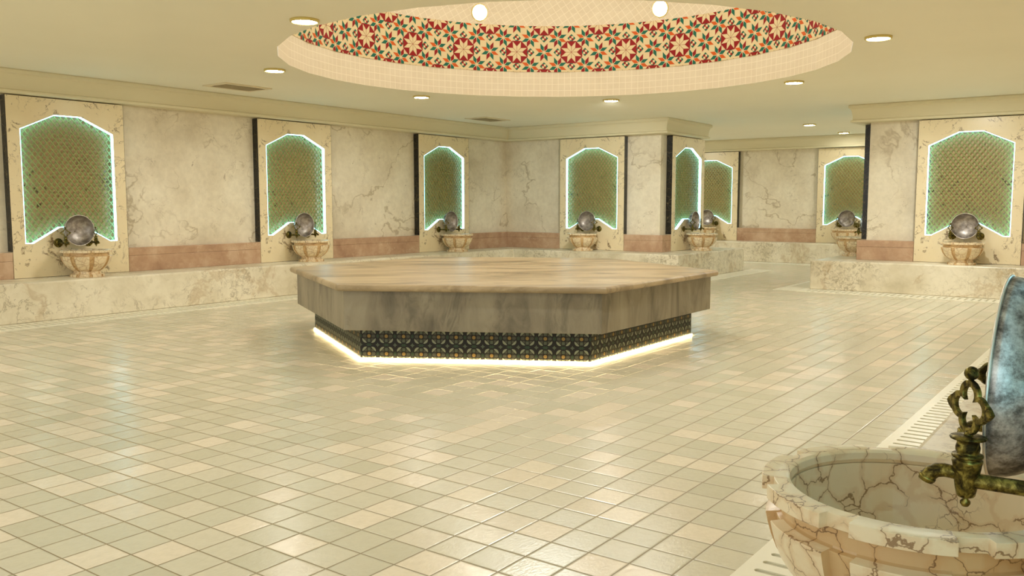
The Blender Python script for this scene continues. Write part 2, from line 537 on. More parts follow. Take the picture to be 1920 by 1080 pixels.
# star mosaic band
m = MB(); NPER = 24; RM = 2.922
D = 2 * PI * RM / (2 * NPER)
zrow = ZM0 + 0.43 * (ZM1 - ZM0)
def put(poly, lay, mi):
    poly = clip_z(poly, ZM0, ZM1)
    if len(poly) < 3: return
    r = RM - lay * 0.0025
    vs = []
    for s, z in poly:
        a = s / RM
        vs.append((DOME_C[0] + r * math.cos(a), DOME_C[1] + r * math.sin(a), z))
    m.add(vs, [tuple(range(len(vs)))[::-1]], mi)
def pol(cx, cz, pts):
    return [(cx + D * r * math.cos(rad(a)), cz + D * r * math.sin(rad(a))) for r, a in pts]
NB = 192
for k in range(NB):
    a, b = 2 * PI * k / NB, 2 * PI * (k + 1) / NB
    P = lambda r, t, z: (DOME_C[0] + r * math.cos(t), DOME_C[1] + r * math.sin(t), z)
    m.add([P(RM, a, ZM0), P(RM, b, ZM0), P(RM, b, ZM1), P(RM, a, ZM1)], [(3, 2, 1, 0)], 0)
    for z in (ZM0, ZM1):
        m.add([P(RM, a, z), P(RM, b, z), P(DOME_R + 0.002, b, z), P(DOME_R + 0.002, a, z)], [(0, 1, 2, 3)], 0)
for i in range(2 * NPER):
    for j in range(-2, 3):
        cx, cz = i * D, zrow + j * D
        if (i + j) % 2 == 0:
            for q in range(8): put(pol(cx, cz, [(0.0, 0), (0.43, 22.5 + 45 * q), (0.43, 67.5 + 45 * q)]), 1, 1)
            for q in range(8):
                a = 22.5 + 45 * q
                put(pol(cx, cz, [(0.012, a), (0.205, a - 20.5), (0.40, a), (0.205, a + 20.5)]), 2, 0)
        fl = [(cx + 0.5 * D, cz + 0.5 * D)] + ([(cx, cz)] if (i + j) % 2 else [])
        for fx_, fz_ in fl:
            for q in range(8):
                a = 22.5 + 45 * q
                c = [3, 2, 1, 2][q % 4]
                put(pol(fx_, fz_, [(0.045, a), (0.185, a - 21.2), (0.35, a), (0.185, a + 21.2)]), 1, c)
        for qx, qz in ((cx + 0.5 * D, cz), (cx, cz + 0.5 * D)):
            R_ = 0.15
            put(pol(qx, qz, [(R_, 90 * q) for q in range(4)]), 1, 2)
            h = R_ / 2
            sq = lambda ax, az: [(qx + D * (ax + u), qz + D * (az + w_)) for u, w_ in ((-h / 2, -h / 2), (h / 2, -h / 2), (h / 2, h / 2), (-h / 2, h / 2))]
            for s_, t_ in ((1, 1), (-1, -1)): put(sq(s_ * h / 2, t_ * h / 2), 2, 1)
            for s_, t_ in ((1, -1), (-1, 1)): put(sq(s_ * h / 2, t_ * h / 2), 2, 0)
struct(m.build('trim_mosaic_band', [M['mos_cream'], M['mos_red'], M['mos_green'], M['mos_orange']], fix=False))

# ------------------------------------------------------------------ cornices
PROF = [(-TP - 0.01, 2.5445), (0.122, 2.5445), (0.126, 2.550), (0.126, 2.574), (0.112, 2.580), (0.100, 2.586)]
for i in range(1, 9):
    t = i / 8 * PI / 2
    PROF.append((0.100 + 0.050 * (1 - math.cos(t)), 2.590 + 0.165 * math.sin(t)))
PROF += [(0.154, 2.758), (0.156, 2.796), (0.146, 2.800), (0.146, H + 0.002)]
def sweep(name, path, prof, mat, closed_ends=True):
    """sweep an (offset, z) profile along a polyline; offset to the right-hand side of travel"""
    n_ = len(path); nor = []
    for i in range(n_ - 1):
        d = Vector((path[i + 1][0] - path[i][0], path[i + 1][1] - path[i][1])).normalized()
        nor.append(Vector((d.y, -d.x)))
    mb = MB(); L = len(prof); vs = []
    for i in range(n_):
        if i == 0: mit = nor[0]
        elif i == n_ - 1: mit = nor[-1]
        else:
            s = nor[i - 1] + nor[i]
            mit = s / s.dot(nor[i])
        for p, z in prof:
            vs.append((path[i][0] + mit.x * p, path[i][1] + mit.y * p, z))
    fs = []
    for i in range(n_ - 1):
        for k in range(L - 1):
            fs.append((i * L + k, (i + 1) * L + k, (i + 1) * L + k + 1, i * L + k + 1))
    fs.append(tuple(range(L))); fs.append(tuple((n_ - 1) * L + k for k in range(L))[::-1])
    mb.add(vs, fs)
    return mb.build(name, mat)
struct(sweep('trim_cornice_left', [(X0, YL), (XB, YL), (XB, YC), (XC_END - 0.22, YC), (XC_END - 0.22, Y1)], PROF, M['cornice']))
struct(sweep('trim_cornice_far', [(XD, Y1), (XD, Y0)], PROF, M['cornice']))
struct(sweep('trim_cornice_right', [(XE_END - 0.15, Y0), (XE_END - 0.15, YE), (XE, YE), (XE, YF), (F_X0 + TP, YF), (F_X0 + TP, Y0)], PROF, M['cornice']))

# ------------------------------------------------------------------ rose base course
N_L = [4.673, 8.1107, 11.5359]; N_B = 9.2196; N_C = 14.4945; N_D = [9.3257, 6.0814]; N_E = 2.87; N_E2 = 14.352; N_F = 1.074
G = 0.002
def course(name, segs):
    mb = MB()
    for a, b in segs:
        mb.box((min(a[0], b[0]), min(a[1], b[1]), ZB), (max(a[0], b[0]), max(a[1], b[1]), ZP - 0.10))
        mb.box((min(a[0], b[0]), min(a[1], b[1]), ZP - 0.0985), (max(a[0], b[0]), max(a[1], b[1]), ZP))
    return struct(mb.build(name, M['rose'], fix=False, bevel=0.004, seg=2))
xs = [X0] + [q for a in N_L for q in (a - G, a + PW + G)] + [XB + TP]
course('baseboard_left', [((xs[i], YL), (xs[i + 1], YL + TP)) for i in range(0, len(xs), 2)])
course('baseboard_back', [((XB, YL), (XB + TP, N_B + G)), ((XB, N_B - PW - G), (XB + TP, YC)), ((XB + TP, YC), (N_C - G, YC + TP)), ((N_C + PW + G, YC), (XC_END, YC + TP))])
course('baseboard_far', [((XD, Y1), (XD + TP, N_D[0] + G)), ((XD, N_D[0] - PW - G), (XD + TP, N_D[1] + G)), ((XD, N_D[1] - PW - G), (XD + TP, Y0))])
course('baseboard_right', [((XE, YE), (XE + TP, N_E + G)), ((XE, N_E - PW - G), (XE + TP, YF)), ((XE + TP, YE - TP), (N_E2 - G, YE)), ((N_E2 + PW + G, YE - TP), (XE_END, YE))])
course('baseboard_near', [((F_X0, YF - TP), (N_F - G, YF)), ((N_F + PW + G, YF - TP), (XE, YF))])

# ------------------------------------------------------------------ benches
def bench(name, poly, label):
    mb = prism(poly, 0.0, ZB)
    o = mb.build(name, M['bench'], bevel=0.022, seg=4)
    return tag(o, label, 'bench', 'stone benches along the walls')
bench('stone_bench', [(X0, YL - BD), (XB - BD, YL - BD), (XB - BD, YC - BD), (XC_END + 0.6, YC - BD), (XC_END + 0.6, Y1), (XC_END - 0.1, Y1), (XC_END - 0.1, YC + TP), (XB + TP, YC + TP), (XB + TP, YL + TP), (X0, YL + TP)],
      'long pale marble bench running along the left and back walls behind the platform')
bench('stone_bench', [(XD - BD, Y0), (XD + TP, Y0), (XD + TP, Y1), (XD - BD, Y1)],
      'mottled marble bench along the wall at the far end of the passage')
bench('stone_bench', [(F_X0 - BD, Y0), (F_X0, Y0), (F_X0, YF - TP), (XE + TP, YF - TP), (XE + TP, YE - TP), (XE_END - 0.05, YE - TP), (XE_END - 0.05, Y0), (XE_END + BD, Y0), (XE_END + BD, YE + 0.521), (XE - BD, YE + 0.521), (XE - BD, YF + BD), (F_X0 - BD, YF + BD)],
      'marble bench with squared corner along the right-hand block and under the foreground basin')

# ------------------------------------------------------------------ linear floor drains
DW = 0.43
def drain(label, runs):
    """runs: list of (start xy, end xy, direction to the bench, slots?)"""
    t = thing('floor_drain', label, 'floor drain', (runs[0][0][0], runs[0][0][1], 0), 0, 'slotted drains at the foot of the benches')
    o0 = Vector((runs[0][0][0], runs[0][0][1], 0))
    mp_, ms_ = MB(), MB()
    for a, b, nrm, ext0, ext1 in runs:
        a, b, nrm = Vector((*a, 0)), Vector((*b, 0)), Vector((*nrm, 0))
        d = (b - a).normalized(); L = (b - a).length
        def q(u, w, z): return tuple(a + d * u + nrm * w + Vector((0, 0, z)) - o0)
        def slab(u0, u1, w0, w1, z0, z1, mb, mi=0):
            vs = [q(u0, w0, z0), q(u1, w0, z0), q(u1, w1, z0), q(u0, w1, z0), q(u0, w0, z1), q(u1, w0, z1), q(u1, w1, z1), q(u0, w1, z1)]
            mb.add(vs, [(3, 2, 1, 0), (4, 5, 6, 7), (0, 1, 5, 4), (1, 2, 6, 5), (2, 3, 7, 6), (3, 0, 4, 7)], mi)
        ends = (-ext0, L + ext1)
        # plate with a raised lip towards the tiles; slots are sunk between bars
        slab(ends[0], ends[1], 0.0, 0.050, 0.0, 0.007, mp_)
        slab(ends[0], ends[1], DW - 0.06, DW, 0.0, 0.007, mp_)
        slab(ends[0], ends[1], 0.050, DW - 0.06, 0.0, 0.001, ms_)
        pitch = 0.0854; nb = int((ends[1] - ends[0]) / pitch)
        sw = 0.030
        u = ends[0]
        for k in range(nb + 1):
            u1_ = min(u + pitch - sw, ends[1])
            slab(u, u1_, 0.050, DW - 0.06, 0.0, 0.007, mp_)
            # rounded slot ends
            if u1_ + sw < ends[1]:
                for wc, sg in ((0.050, 1), (DW - 0.06, -1)):
                    c0, cr = u1_ + sw / 2, sw / 2
                    for s_ in (-1, 1):
                        pts = [(c0 + s_ * cr, wc)] + [(c0 + s_ * cr * math.cos(i / 5 * PI / 2), wc + sg * cr * (1 - math.sin(i / 5 * PI / 2))) for i in range(6)] + [(c0, wc)]
                        vs = [q(x, w, 0.007) for x, w in pts]
                        vs2 = [q(x, w, 0.001) for x, w in pts]
                        nn = len(pts)
                        mp_.add(vs + vs2, [tuple(range(nn))] + [(i, (i + 1) % nn, nn + (i + 1) % nn, nn + i) for i in range(nn)])
            u += pitch
            if u >= ends[1]: break
    mp_.build('cover_plate', M['drain'], t, fix=False)
    ms_.build('slot_bed', M['slot'], t, fix=False)
    return t
yl_b, xb_b, yc_b, xce = YL - BD, XB - BD, YC - BD, XC_END + 0.6
drain('pale slotted drain strip at the foot of the long left bench',
      [((X0, yl_b - DW), (xb_b - DW, yl_b - DW), (0, 1), 0, 0)])
drain('pale slotted drain strip behind the platform at the foot of the back bench',
      [((xb_b - DW, yl_b), (xb_b - DW, yc_b - DW), (1, 0), 0, 0), ((xb_b, yc_b - DW), (xce, yc_b - DW), (0, 1), 0, DW)])
drain('pale slotted drain strip along the bench at the far end of the passage',
      [((XD - BD - DW, Y1), (XD - BD - DW, Y0), (1, 0), 0, 0)])
xe_b, ye_b, yf_b = XE - BD, YE + 0.521, YF + BD
drain('pale slotted drain strip framing the squared corner of the right-hand bench',
      [((XE_END + BD, ye_b + DW), (xe_b - DW, ye_b + DW), (0, -1), 0, 0), ((xe_b - DW, ye_b), (xe_b - DW, yf_b + DW), (1, 0), 0, 0)])
drain('pale slotted drain strip running past the foreground basin along the right',
      [((xe_b, yf_b + DW + 0.06), (F_X0 - BD, yf_b + DW + 0.06), (0, -1), 0, 0)])

# ------------------------------------------------------------------ niche panel (local: x along wall, y = outwards, z up; origin on bench top at panel left, wall-side plane y = -TP)
HOLE = [(0.145, 0.398), (0.145, 1.713), (0.545, 1.898), (0.857, 1.898), (1.257, 1.713), (1.257, 0.398), (1.165, 0.398), (0.852, 0.578), (0.550, 0.578), (0.237, 0.398)]
def inset(poly, d):
    out = []; n_ = len(poly)
    area = sum(poly[i][0] * poly[(i + 1) % n_][1] - poly[(i + 1) % n_][0] * poly[i][1] for i in range(n_))
    sgn = 1 if area > 0 else -1
    for i in range(n_):
        p0, p1, p2 = (Vector(poly[i - 1]), Vector(poly[i]), Vector(poly[(i + 1) % n_]))
        d1, d2 = (p1 - p0).normalized(), (p2 - p1).normalized()
        n1, n2 = Vector((-d1.y, d1.x)) * sgn, Vector((-d2.y, d2.x)) * sgn
        s = n1 + n2
        out.append(tuple(p1 + s / s.dot(n1) * d))
    return out
def vert(x, z, y): return (x, y, z)
def make_niche(label):
    t = thing('niche_panel', label, 'wall niche', group='lattice niches with blue light strips')
    rect = [(0.004, 0.004), (PW - 0.004, 0.004), (PW - 0.004, PH), (0.004, PH)]
    prism(rect, -TP, 0.0, inner=HOLE, conv=vert).build('marble_frame', M['panel'], t, fix=False)
    for a in (0.0, PW - 0.0038):
        MB().box((a, -TP, 0.31), (a + 0.0038, -0.001, PH)).build('dark_edge', M['black'], t)['label'] = 'black marble side edge'
    prism(inset(HOLE, 0.0005), -TP + 0.001, -TP + 0.008, conv=vert).build('back_panel', M['niche_back'], t, fix=False)
    # light strip just inside the opening
    a, b = inset(HOLE, 0.001), inset(HOLE, 0.0085)
    mb = MB(); n_ = len(a)
    vs = [(x, -0.004, z) for x, z in a] + [(x, -0.004, z) for x, z in b] + [(x, -0.046, z) for x, z in a] + [(x, -0.046, z) for x, z in b]
    fs = []
    for i in range(n_):
        j = (i + 1) % n_
        fs += [(i, j, n_ + j, n_ + i), (n_ + i, n_ + j, 3 * n_ + j, 3 * n_ + i), (2 * n_ + i, 3 * n_ + i, 3 * n_ + j, 2 * n_ + j), (i, 2 * n_ + i, 2 * n_ + j, j)]
    mb.add(vs, fs)
    mb.build('light_strip', M['led_blue'], t)['label'] = 'glowing blue-white light strip'
    # diamond lattice
    mb = MB(); sl = 0.088 / 0.069; hw = 0.0068
    poly = inset(HOLE, 0.0005); n_ = len(poly)
    for s in (1, -1):
        dvec = Vector((1, s * sl)).normalized(); nv_ = Vector((-dvec.y, dvec.x))
        yb0, yb1 = (-0.066, -0.058) if s > 0 else (-0.072, -0.064)
        for k in range(-60, 80):
            c = k * 0.088 + 0.03
            # z = s*sl*x + c
            ts = []
            for i in range(n_):
                (xa, za), (xb_, zb_) = poly[i], poly[(i + 1) % n_]
                fa, fb = za - s * sl * xa - c, zb_ - s * sl * xb_ - c
                if (fa < 0) != (fb < 0):
                    tt = fa / (fa - fb); ts.append(xa + tt * (xb_ - xa))
            ts.sort()
            for i in range(0, len(ts) - 1, 2):
                xa, xb_ = ts[i], ts[i + 1]
                if xb_ - xa < 0.004: continue
                p, q_ = Vector((xa, s * sl * xa + c)), Vector((xb_, s * sl * xb_ + c))
                cs = [p + nv_ * hw, p - nv_ * hw, q_ - nv_ * hw, q_ + nv_ * hw]
                vs = [(w_.x, yb0, w_.y) for w_ in cs] + [(w_.x, yb1, w_.y) for w_ in cs]
                mb.add(vs, [(0, 1, 2, 3), (7, 6, 5, 4), (0, 4, 5, 1), (1, 5, 6, 2), (2, 6, 7, 3), (3, 7, 4, 0)])
    mb.build('lattice_screen', M['lattice'], t, fix=False)['label'] = 'green diamond lattice'
    # small peg that carries the metal bowl
    mb = MB(); mb.tube([(PW / 2, -0.002, 0.520), (PW / 2, 0.030, 0.522), (PW / 2, 0.048, 0.530)], 0.006, 10)
    mb.build('peg', M['brass'], t)
    return t

# ------------------------------------------------------------------ marble basin
def basin_angles():
    out = []
    gw = rad(5.6)
    for s in range(8):
        c = s * PI / 4
        # groove centre c; sharp step at c +- gw
        for a, raised in ((c - gw + 0.004, 0), (c, 0), (c + gw - 0.004, 0), (c + gw, 1)):
            out.append((a, raised))
        a0, a1 = c + gw, c + PI / 4 - gw
        for i in range(1, 7): out.append((a0 + (a1 - a0) * i / 7, 1))
        out.append((a1, 1))
    return out
ANG = basin_angles()
def polar(prof, mb, closed=True):
    """prof rows: (r_raised, r_groove, z); angular steps as in ANG"""
    n_ = len(ANG); m_ = len(prof); vs = []; fs = []; mi = []
    for a, rs in ANG:
        for r1, r0, z in prof:
            r = r1 if rs else r0
            vs.append((r * math.cos(a), r * math.sin(a), z))
    o = len(mb.v)
    for i in range(n_):
        j = (i + 1) % n_
        g = 0 if (ANG[i][1] and ANG[j][1]) else 1
        for k in range(m_ - 1):
            mb.f.append([o + i * m_ + k, o + j * m_ + k, o + j * m_ + k + 1, o + i * m_ + k + 1])
            mb.mi.append(g if prof[k][0] != prof[k][1] or prof[k + 1][0] != prof[k + 1][1] else 0)
            mb.sm.append(bool(ANG[i][1] and ANG[j][1]))
    mb.v += vs
def make_basin(label):
    t = thing('marble_basin', label, 'basin', group='carved marble washing basins')
    # bowl body with raised ribs
    mb = MB()
    outer = [(0.140, 0.130, 0.068)]
    prof_r = [(0.150, 0.070), (0.170, 0.080), (0.195, 0.097), (0.218, 0.118), (0.240, 0.145), (0.257, 0.172), (0.268, 0.200), (0.275, 0.225), (0.279, 0.243)]
    prof = [(r, r - 0.020, z) for r, z in [(0.135, 0.066)] + prof_r]
    prof += [(0.278, 0.258, 0.2445), (0.254, 0.249, 0.247), (0.248, 0.248, 0.251), (0.248, 0.248, 0.2905)]
    inner = [(0.232, 0.2905), (0.230, 0.265), (0.226, 0.235), (0.215, 0.19), (0.190, 0.145), (0.150, 0.112), (0.10, 0.095), (0.05, 0.090), (0.012, 0.089), (0.0005, 0.089)]
    prof += [(r, r, z) for r, z in inner]
    polar(prof, mb)
    L_r = len(prof)
    for q_ in range(len(mb.f)):
        if 11 <= q_ % (L_r - 1) <= 12: mb.mi[q_] = 1
    body = mb.build('bowl_body', [M['basin'], M['basin_groove_shade']], t, bevel=0.0018, seg=2)
    # rim with eight raised blocks
    mb = MB()
    prof = [(0.236, 0.236, 0.291), (0.252, 0.252, 0.2895), (0.286, 0.265, 0.2895), (0.287, 0.266, 0.2905), (0.287, 0.266, 0.3155), (0.286, 0.265, 0.3165), (0.242, 0.242, 0.317), (0.234, 0.234, 0.313), (0.231, 0.231, 0.300), (0.236, 0.236, 0.291)]
    polar(prof, mb)
    mb.mi = [0] * len(mb.mi)
    mb.build('rim', [M['basin']], t, bevel=0.0018, seg=2)
    # pedestal foot
    mb = MB()
    mb.lathe([(0.0005, 0.0), (0.10, 0.0)], 48)
    prof = [(0.10, 0.10, 0.0), (0.186, 0.178, 0.0), (0.188, 0.180, 0.004), (0.188, 0.180, 0.028), (0.184, 0.176, 0.032), (0.158, 0.156, 0.034), (0.150, 0.148, 0.040), (0.146, 0.144, 0.055), (0.146, 0.143, 0.069), (0.10, 0.10, 0.069)]
    polar(prof, mb)
    mb.build('foot', [M['basin'], M['basin_groove_shade']], t, bevel=0.002, seg=2)
    return t

# ------------------------------------------------------------------ brass tap (origin on the wall plane at bench-top height; y outwards)
def make_tap(label, sgn):
    t = thing('brass_tap', label, 'tap', group='antique brass taps')
    ry_ = Matrix.Translation((0, 0, 0.398)) @ Matrix.Rotation(-PI / 2, 4, 'X')
    mb = MB()
    mb.lathe([(0.0005, 0.0), (0.052, 0.0), (0.054, 0.003), (0.053, 0.007), (0.048, 0.011), (0.042, 0.012), (0.034, 0.016), (0.022, 0.021), (0.015, 0.024), (0.0005, 0.024)], 32, xf=ry_)
    mb.build('wall_rosette', M['brass'], t)
    mb = MB(); mb.tube([(0, 0.018, 0.398), (0, 0.08, 0.397), (0, 0.17, 0.396), (0, 0.18, 0.396)], 0.0125, 20)
    mb.build('supply_pipe', M['brass'], t)
    o_ = Matrix.Translation((0, 0.18, 0))
    mb = MB()
    mb.lathe([(0.0005, 0.349), (0.005, 0.3505), (0.008, 0.355), (0.008, 0.359), (0.0045, 0.363), (0.0045, 0.366), (0.012, 0.367), (0.0145, 0.370), (0.0175, 0.385), (0.0205, 0.410), (0.0228, 0.424), (0.0238, 0.427), (0.0235, 0.430), (0.018, 0.431),
              (0.018, 0.433), (0.0235, 0.4345), (0.0245, 0.437), (0.0235, 0.4395), (0.0175, 0.4405), (0.0165, 0.4415), (0.0185, 0.4455), (0.0190, 0.451), (0.0175, 0.457), (0.0172, 0.463), (0.0275, 0.4655), (0.0285, 0.468), (0.0275, 0.4695), (0.012, 0.471), (0.0005, 0.471)], 28, xf=o_)
    body = mb.build('tap_body', M['brass'], t)
    mb = MB()
    mb.tube([(0, 0.185, 0.402), (0, 0.200, 0.405), (0, 0.214, 0.406), (0, 0.225, 0.404), (0, 0.233, 0.399), (0, 0.239, 0.391), (0, 0.242, 0.384)], [0.0105, 0.011, 0.0115, 0.012, 0.0125, 0.0125, 0.0125], 20)
    mb.tube([(0, 0.2385, 0.392), (0, 0.2405, 0.388)], 0.0142, 20)
    mb.build('spout', M['brass'], t)
    # pierced quatrefoil key
    ang = rad(40) * sgn
    hx = Matrix.Translation((0, 0.18, 0.5185)) @ Matrix.Rotation(ang, 4, 'Z')
    mb = MB(); N = 96; vs = []; fs = []
    def lobe(phi, a_, b_):
        s = b_ * math.sin(phi); q_ = a_ * a_ - s * s
        return b_ * math.cos(phi) + math.sqrt(max(q_, 0))
    for i in range(N):
        th = 2 * PI * i / N
        k = round(th / (PI / 2)); phi = th - k * PI / 2
        ro = lobe(phi, 0.0235, 0.0225)
        if k % 2 == 0: ro += 0.011 * max(0.0, 1 - abs(phi) / rad(19))
        ri = max(lobe(phi, 0.0140, 0.0208), 0.0135)
        wx = 1.10
        for yy in (-0.004, 0.004):
            ins = 0.0012
            vs.append((ro * math.cos(th) * wx, yy * 0.6, ro * math.sin(th)))
            vs.append(((ro - ins) * math.cos(th) * wx, yy, (ro - ins) * math.sin(th)))
            vs.append(((ri + ins * 0.6) * math.cos(th) * wx, yy, (ri + ins * 0.6) * math.sin(th)))
            vs.append((ri * math.cos(th) * wx, yy * 0.7, ri * math.sin(th)))
    for i in range(N):
        j = (i + 1) % N; a, b = i * 8, j * 8
        for q_ in range(3):
            fs.append((a + q_, b + q_, b + q_ + 1, a + q_ + 1))
            fs.append((a + 4 + q_ + 1, b + 4 + q_ + 1, b + 4 + q_, a + 4 + q_))
        fs.append((a, a + 4, b + 4, b)); fs.append((a + 3, b + 3, b + 7, a + 7))
    mb.add(vs, fs, 0, False, hx)
    mb.lathe([(0.0005, -0.050), (0.0085, -0.050), (0.0065, -0.044), (0.0055, -0.041), (0.0005, -0.041)], 14, xf=hx)
    key = mb.build('turn_key', M['brass'], t)
    mb = MB()
    mb.lathe([(0.0005, 0.5630), (0.0045, 0.5632)] + [(0.0115 * math.sin(u), 0.5755 - 0.0115 * math.cos(u)) for u in [rad(22 + 158 * i / 10) for i in range(10)]] + [(0.0004, 0.587)], 20, xf=o_)
    mb.build('finial', M['brass'], key)
    return t

# ------------------------------------------------------------------ metal bowl (origin at bowl centre of rim, axis +y outwards)
def make_bowl(label):
    t = thing('metal_bowl', label, 'bowl', group='tinned metal bowls hung above basins')
    R, dp = 0.1805, 0.118
    outer = []; inner = []
    for i in range(0, 15):
        u = i / 14 * PI / 2
        r = R * math.sin(u) ** 0.85; y = -dp * math.cos(u) ** 1.0
        outer.append((max(r, 0.0005), y))
    for i in range(14, -1, -1):
        u = i / 14 * PI / 2
        r = (R - 0.004) * math.sin(u) ** 0.85; y = -(dp - 0.004) * math.cos(u)
        inner.append((max(r, 0.0005), y))
    tilt = Matrix.Rotation(rad(2), 4, 'X')
    xf = tilt @ Matrix.Rotation(-PI / 2, 4, 'X')
    mb = MB(); mb.lathe(outer, 64, 0, xf=xf); mb.lathe([outer[-1]] + inner, 64, 1, xf=xf)
    mb.build('shell', [M['tin'], M['tin_in']], t)
    mb = MB()
    tor = [(R + 0.0005 + 0.0028 * math.cos(a), 0.0028 * math.sin(a)) for a in [2 * PI * k / 10 for k in range(11)]]
    mb.lathe(tor, 64, xf=xf)
    mb.build('rolled_rim', M['tin_rim'], t)['label'] = 'bright rolled rim'
    return t

# ------------------------------------------------------------------ place a niche set
PLACE = [
    ('S', (N_L[0], YL), 'at the left edge of the photo'),
    ('S', (N_L[1], YL), 'middle one along the left wall'),
    ('S', (N_L[2], YL), 'left wall beside inner room corner'),
    ('W', (XB, N_B), 'back wall between corner and pillar edge'),
    ('S', (N_C, YC), 'narrow pillar side by the passage'),
    ('W', (XD, N_D[0]), 'far passage wall, behind the pillar'),
    ('W', (XD, N_D[1]), 'far passage wall, behind right block'),
    ('W', (XE, N_E), 'front of the right-hand block'),
    ('N', (N_E2 + PW, YE), 'passage side of the right-hand block'),
    ('N', (N_F + PW, YF), 'foreground basin by the right edge'),
]
ROT = {'S': PI, 'W': PI / 2, 'N': 0.0}
# local x must run along the wall as seen from the front, local y outwards: viewed from outside, +x is to the LEFT of outward-facing +y
def frame(kind, org):
    """returns function local(x_from_left, out, z) -> world, and z rotation whose +y points outwards"""
    if kind == 'S':   # faces -Y, left to right = +X
        return (lambda x, o, z: (org[0] + x, org[1] - o, ZB + z)), PI
    if kind == 'W':   # faces -X, left to right = -Y
        return (lambda x, o, z: (org[0] - o, org[1] - x, ZB + z)), PI / 2
    return (lambda x, o, z: (org[0] - x, org[1] + o, ZB + z)), 0.0   # faces +Y, left to right = -X
proto = {}
for kind, org, ph in PLACE:
    L_, rz = frame(kind, org)
    fg = 'foreground' in ph
    specs = [
        ('niche', make_niche, L_(PW, 0, 0), rz, 'marble panel with blue-lit lattice niche, ' + ph),
        ('basin', make_basin, L_(PW / 2, 0.288, 0), rz + PI / 2 - rad(16), 'large brown-veined foreground basin cut off at the bottom right corner' if fg else 'cream carved marble basin, ' + ph),
        ('tapL', lambda s: make_tap(s, -1), L_(PW / 2 - 0.182, 0, 0), rz, 'brass tap left of the bowl, ' + ph),
        ('tapR', lambda s: make_tap(s, 1), L_(PW / 2 + 0.182, 0, 0), rz, 'brass tap right of the bowl, ' + ph),
        ('bowl', make_bowl, L_(PW / 2, 0.157, 0.545), rz, 'round tarnished metal bowl, ' + ph),
    ]
    for key_, fn_, loc, rot_, lab in specs:
        if fg and key_ == 'tapR': lab = 'antique brass tap with pierced key hanging over the foreground basin'
        if fg and key_ == 'tapL': lab = 'second brass tap mostly hidden behind the foreground bowl'
        if fg and key_ == 'bowl': lab = 'blue-lit tarnished bowl cut off by the right edge of the photo'
        if key_ not in proto:
            o = fn_(lab); proto[key_] = o
            o.location = loc; o.rotation_euler = (0, 0, rot_)
        else:
            dup(proto[key_], loc, rot_, lab)

# ------------------------------------------------------------------ central heated platform
HC = (7.055, 5.332)
def hexp(r, a0=0): return [(r * math.cos(rad(60 * k + a0)), r * math.sin(rad(60 * k + a0))) for k in range(6)]
plat = thing('marble_platform', 'large hexagonal grey-beige marble platform glowing at its foot mid-floor', 'platform', (HC[0], HC[1], 0))
prism(hexp(2.195), 0.596, 0.652).build('top_slab', M['slab'], plat, bevel=0.024, seg=4)
prism(hexp(2.115), 0.267, 0.596).build('side_apron', M['apron'], plat, bevel=0.003)
m = MB(); prism(hexp(1.932), 0.0, 0.267, mb=m)
S_ = 1.932; NPP = 13; U_ = S_ / NPP
def ped(edge, poly, lay, mi):
    poly = clip_z(poly, 0.0005, 0.2665)
    if len(poly) < 3: return
    # clip in s
    pl = clip_z([(b, a) for a, b in poly], 0.0, S_)
    if len(pl) < 3: return
    poly = [(b, a) for a, b in pl]
    p0, p1 = Vector(hexp(S_)[edge]), Vector(hexp(S_)[(edge + 1) % 6])
    d = (p1 - p0).normalized(); nn = Vector((d.y, -d.x))
    vs = [(p0.x + d.x * s + nn.x * lay * 0.0008, p0.y + d.y * s + nn.y * lay * 0.0008, z) for s, z in poly]
    m.add(vs, [tuple(range(len(vs)))], mi)
def pp(cx, cz, pts): return [(cx + U_ * x, cz + U_ * z) for x, z in pts]
def circ(r, n_=10, a0=0): return [(r * math.cos(2 * PI * i / n_ + a0), r * math.sin(2 * PI * i / n_ + a0)) for i in range(n_)]
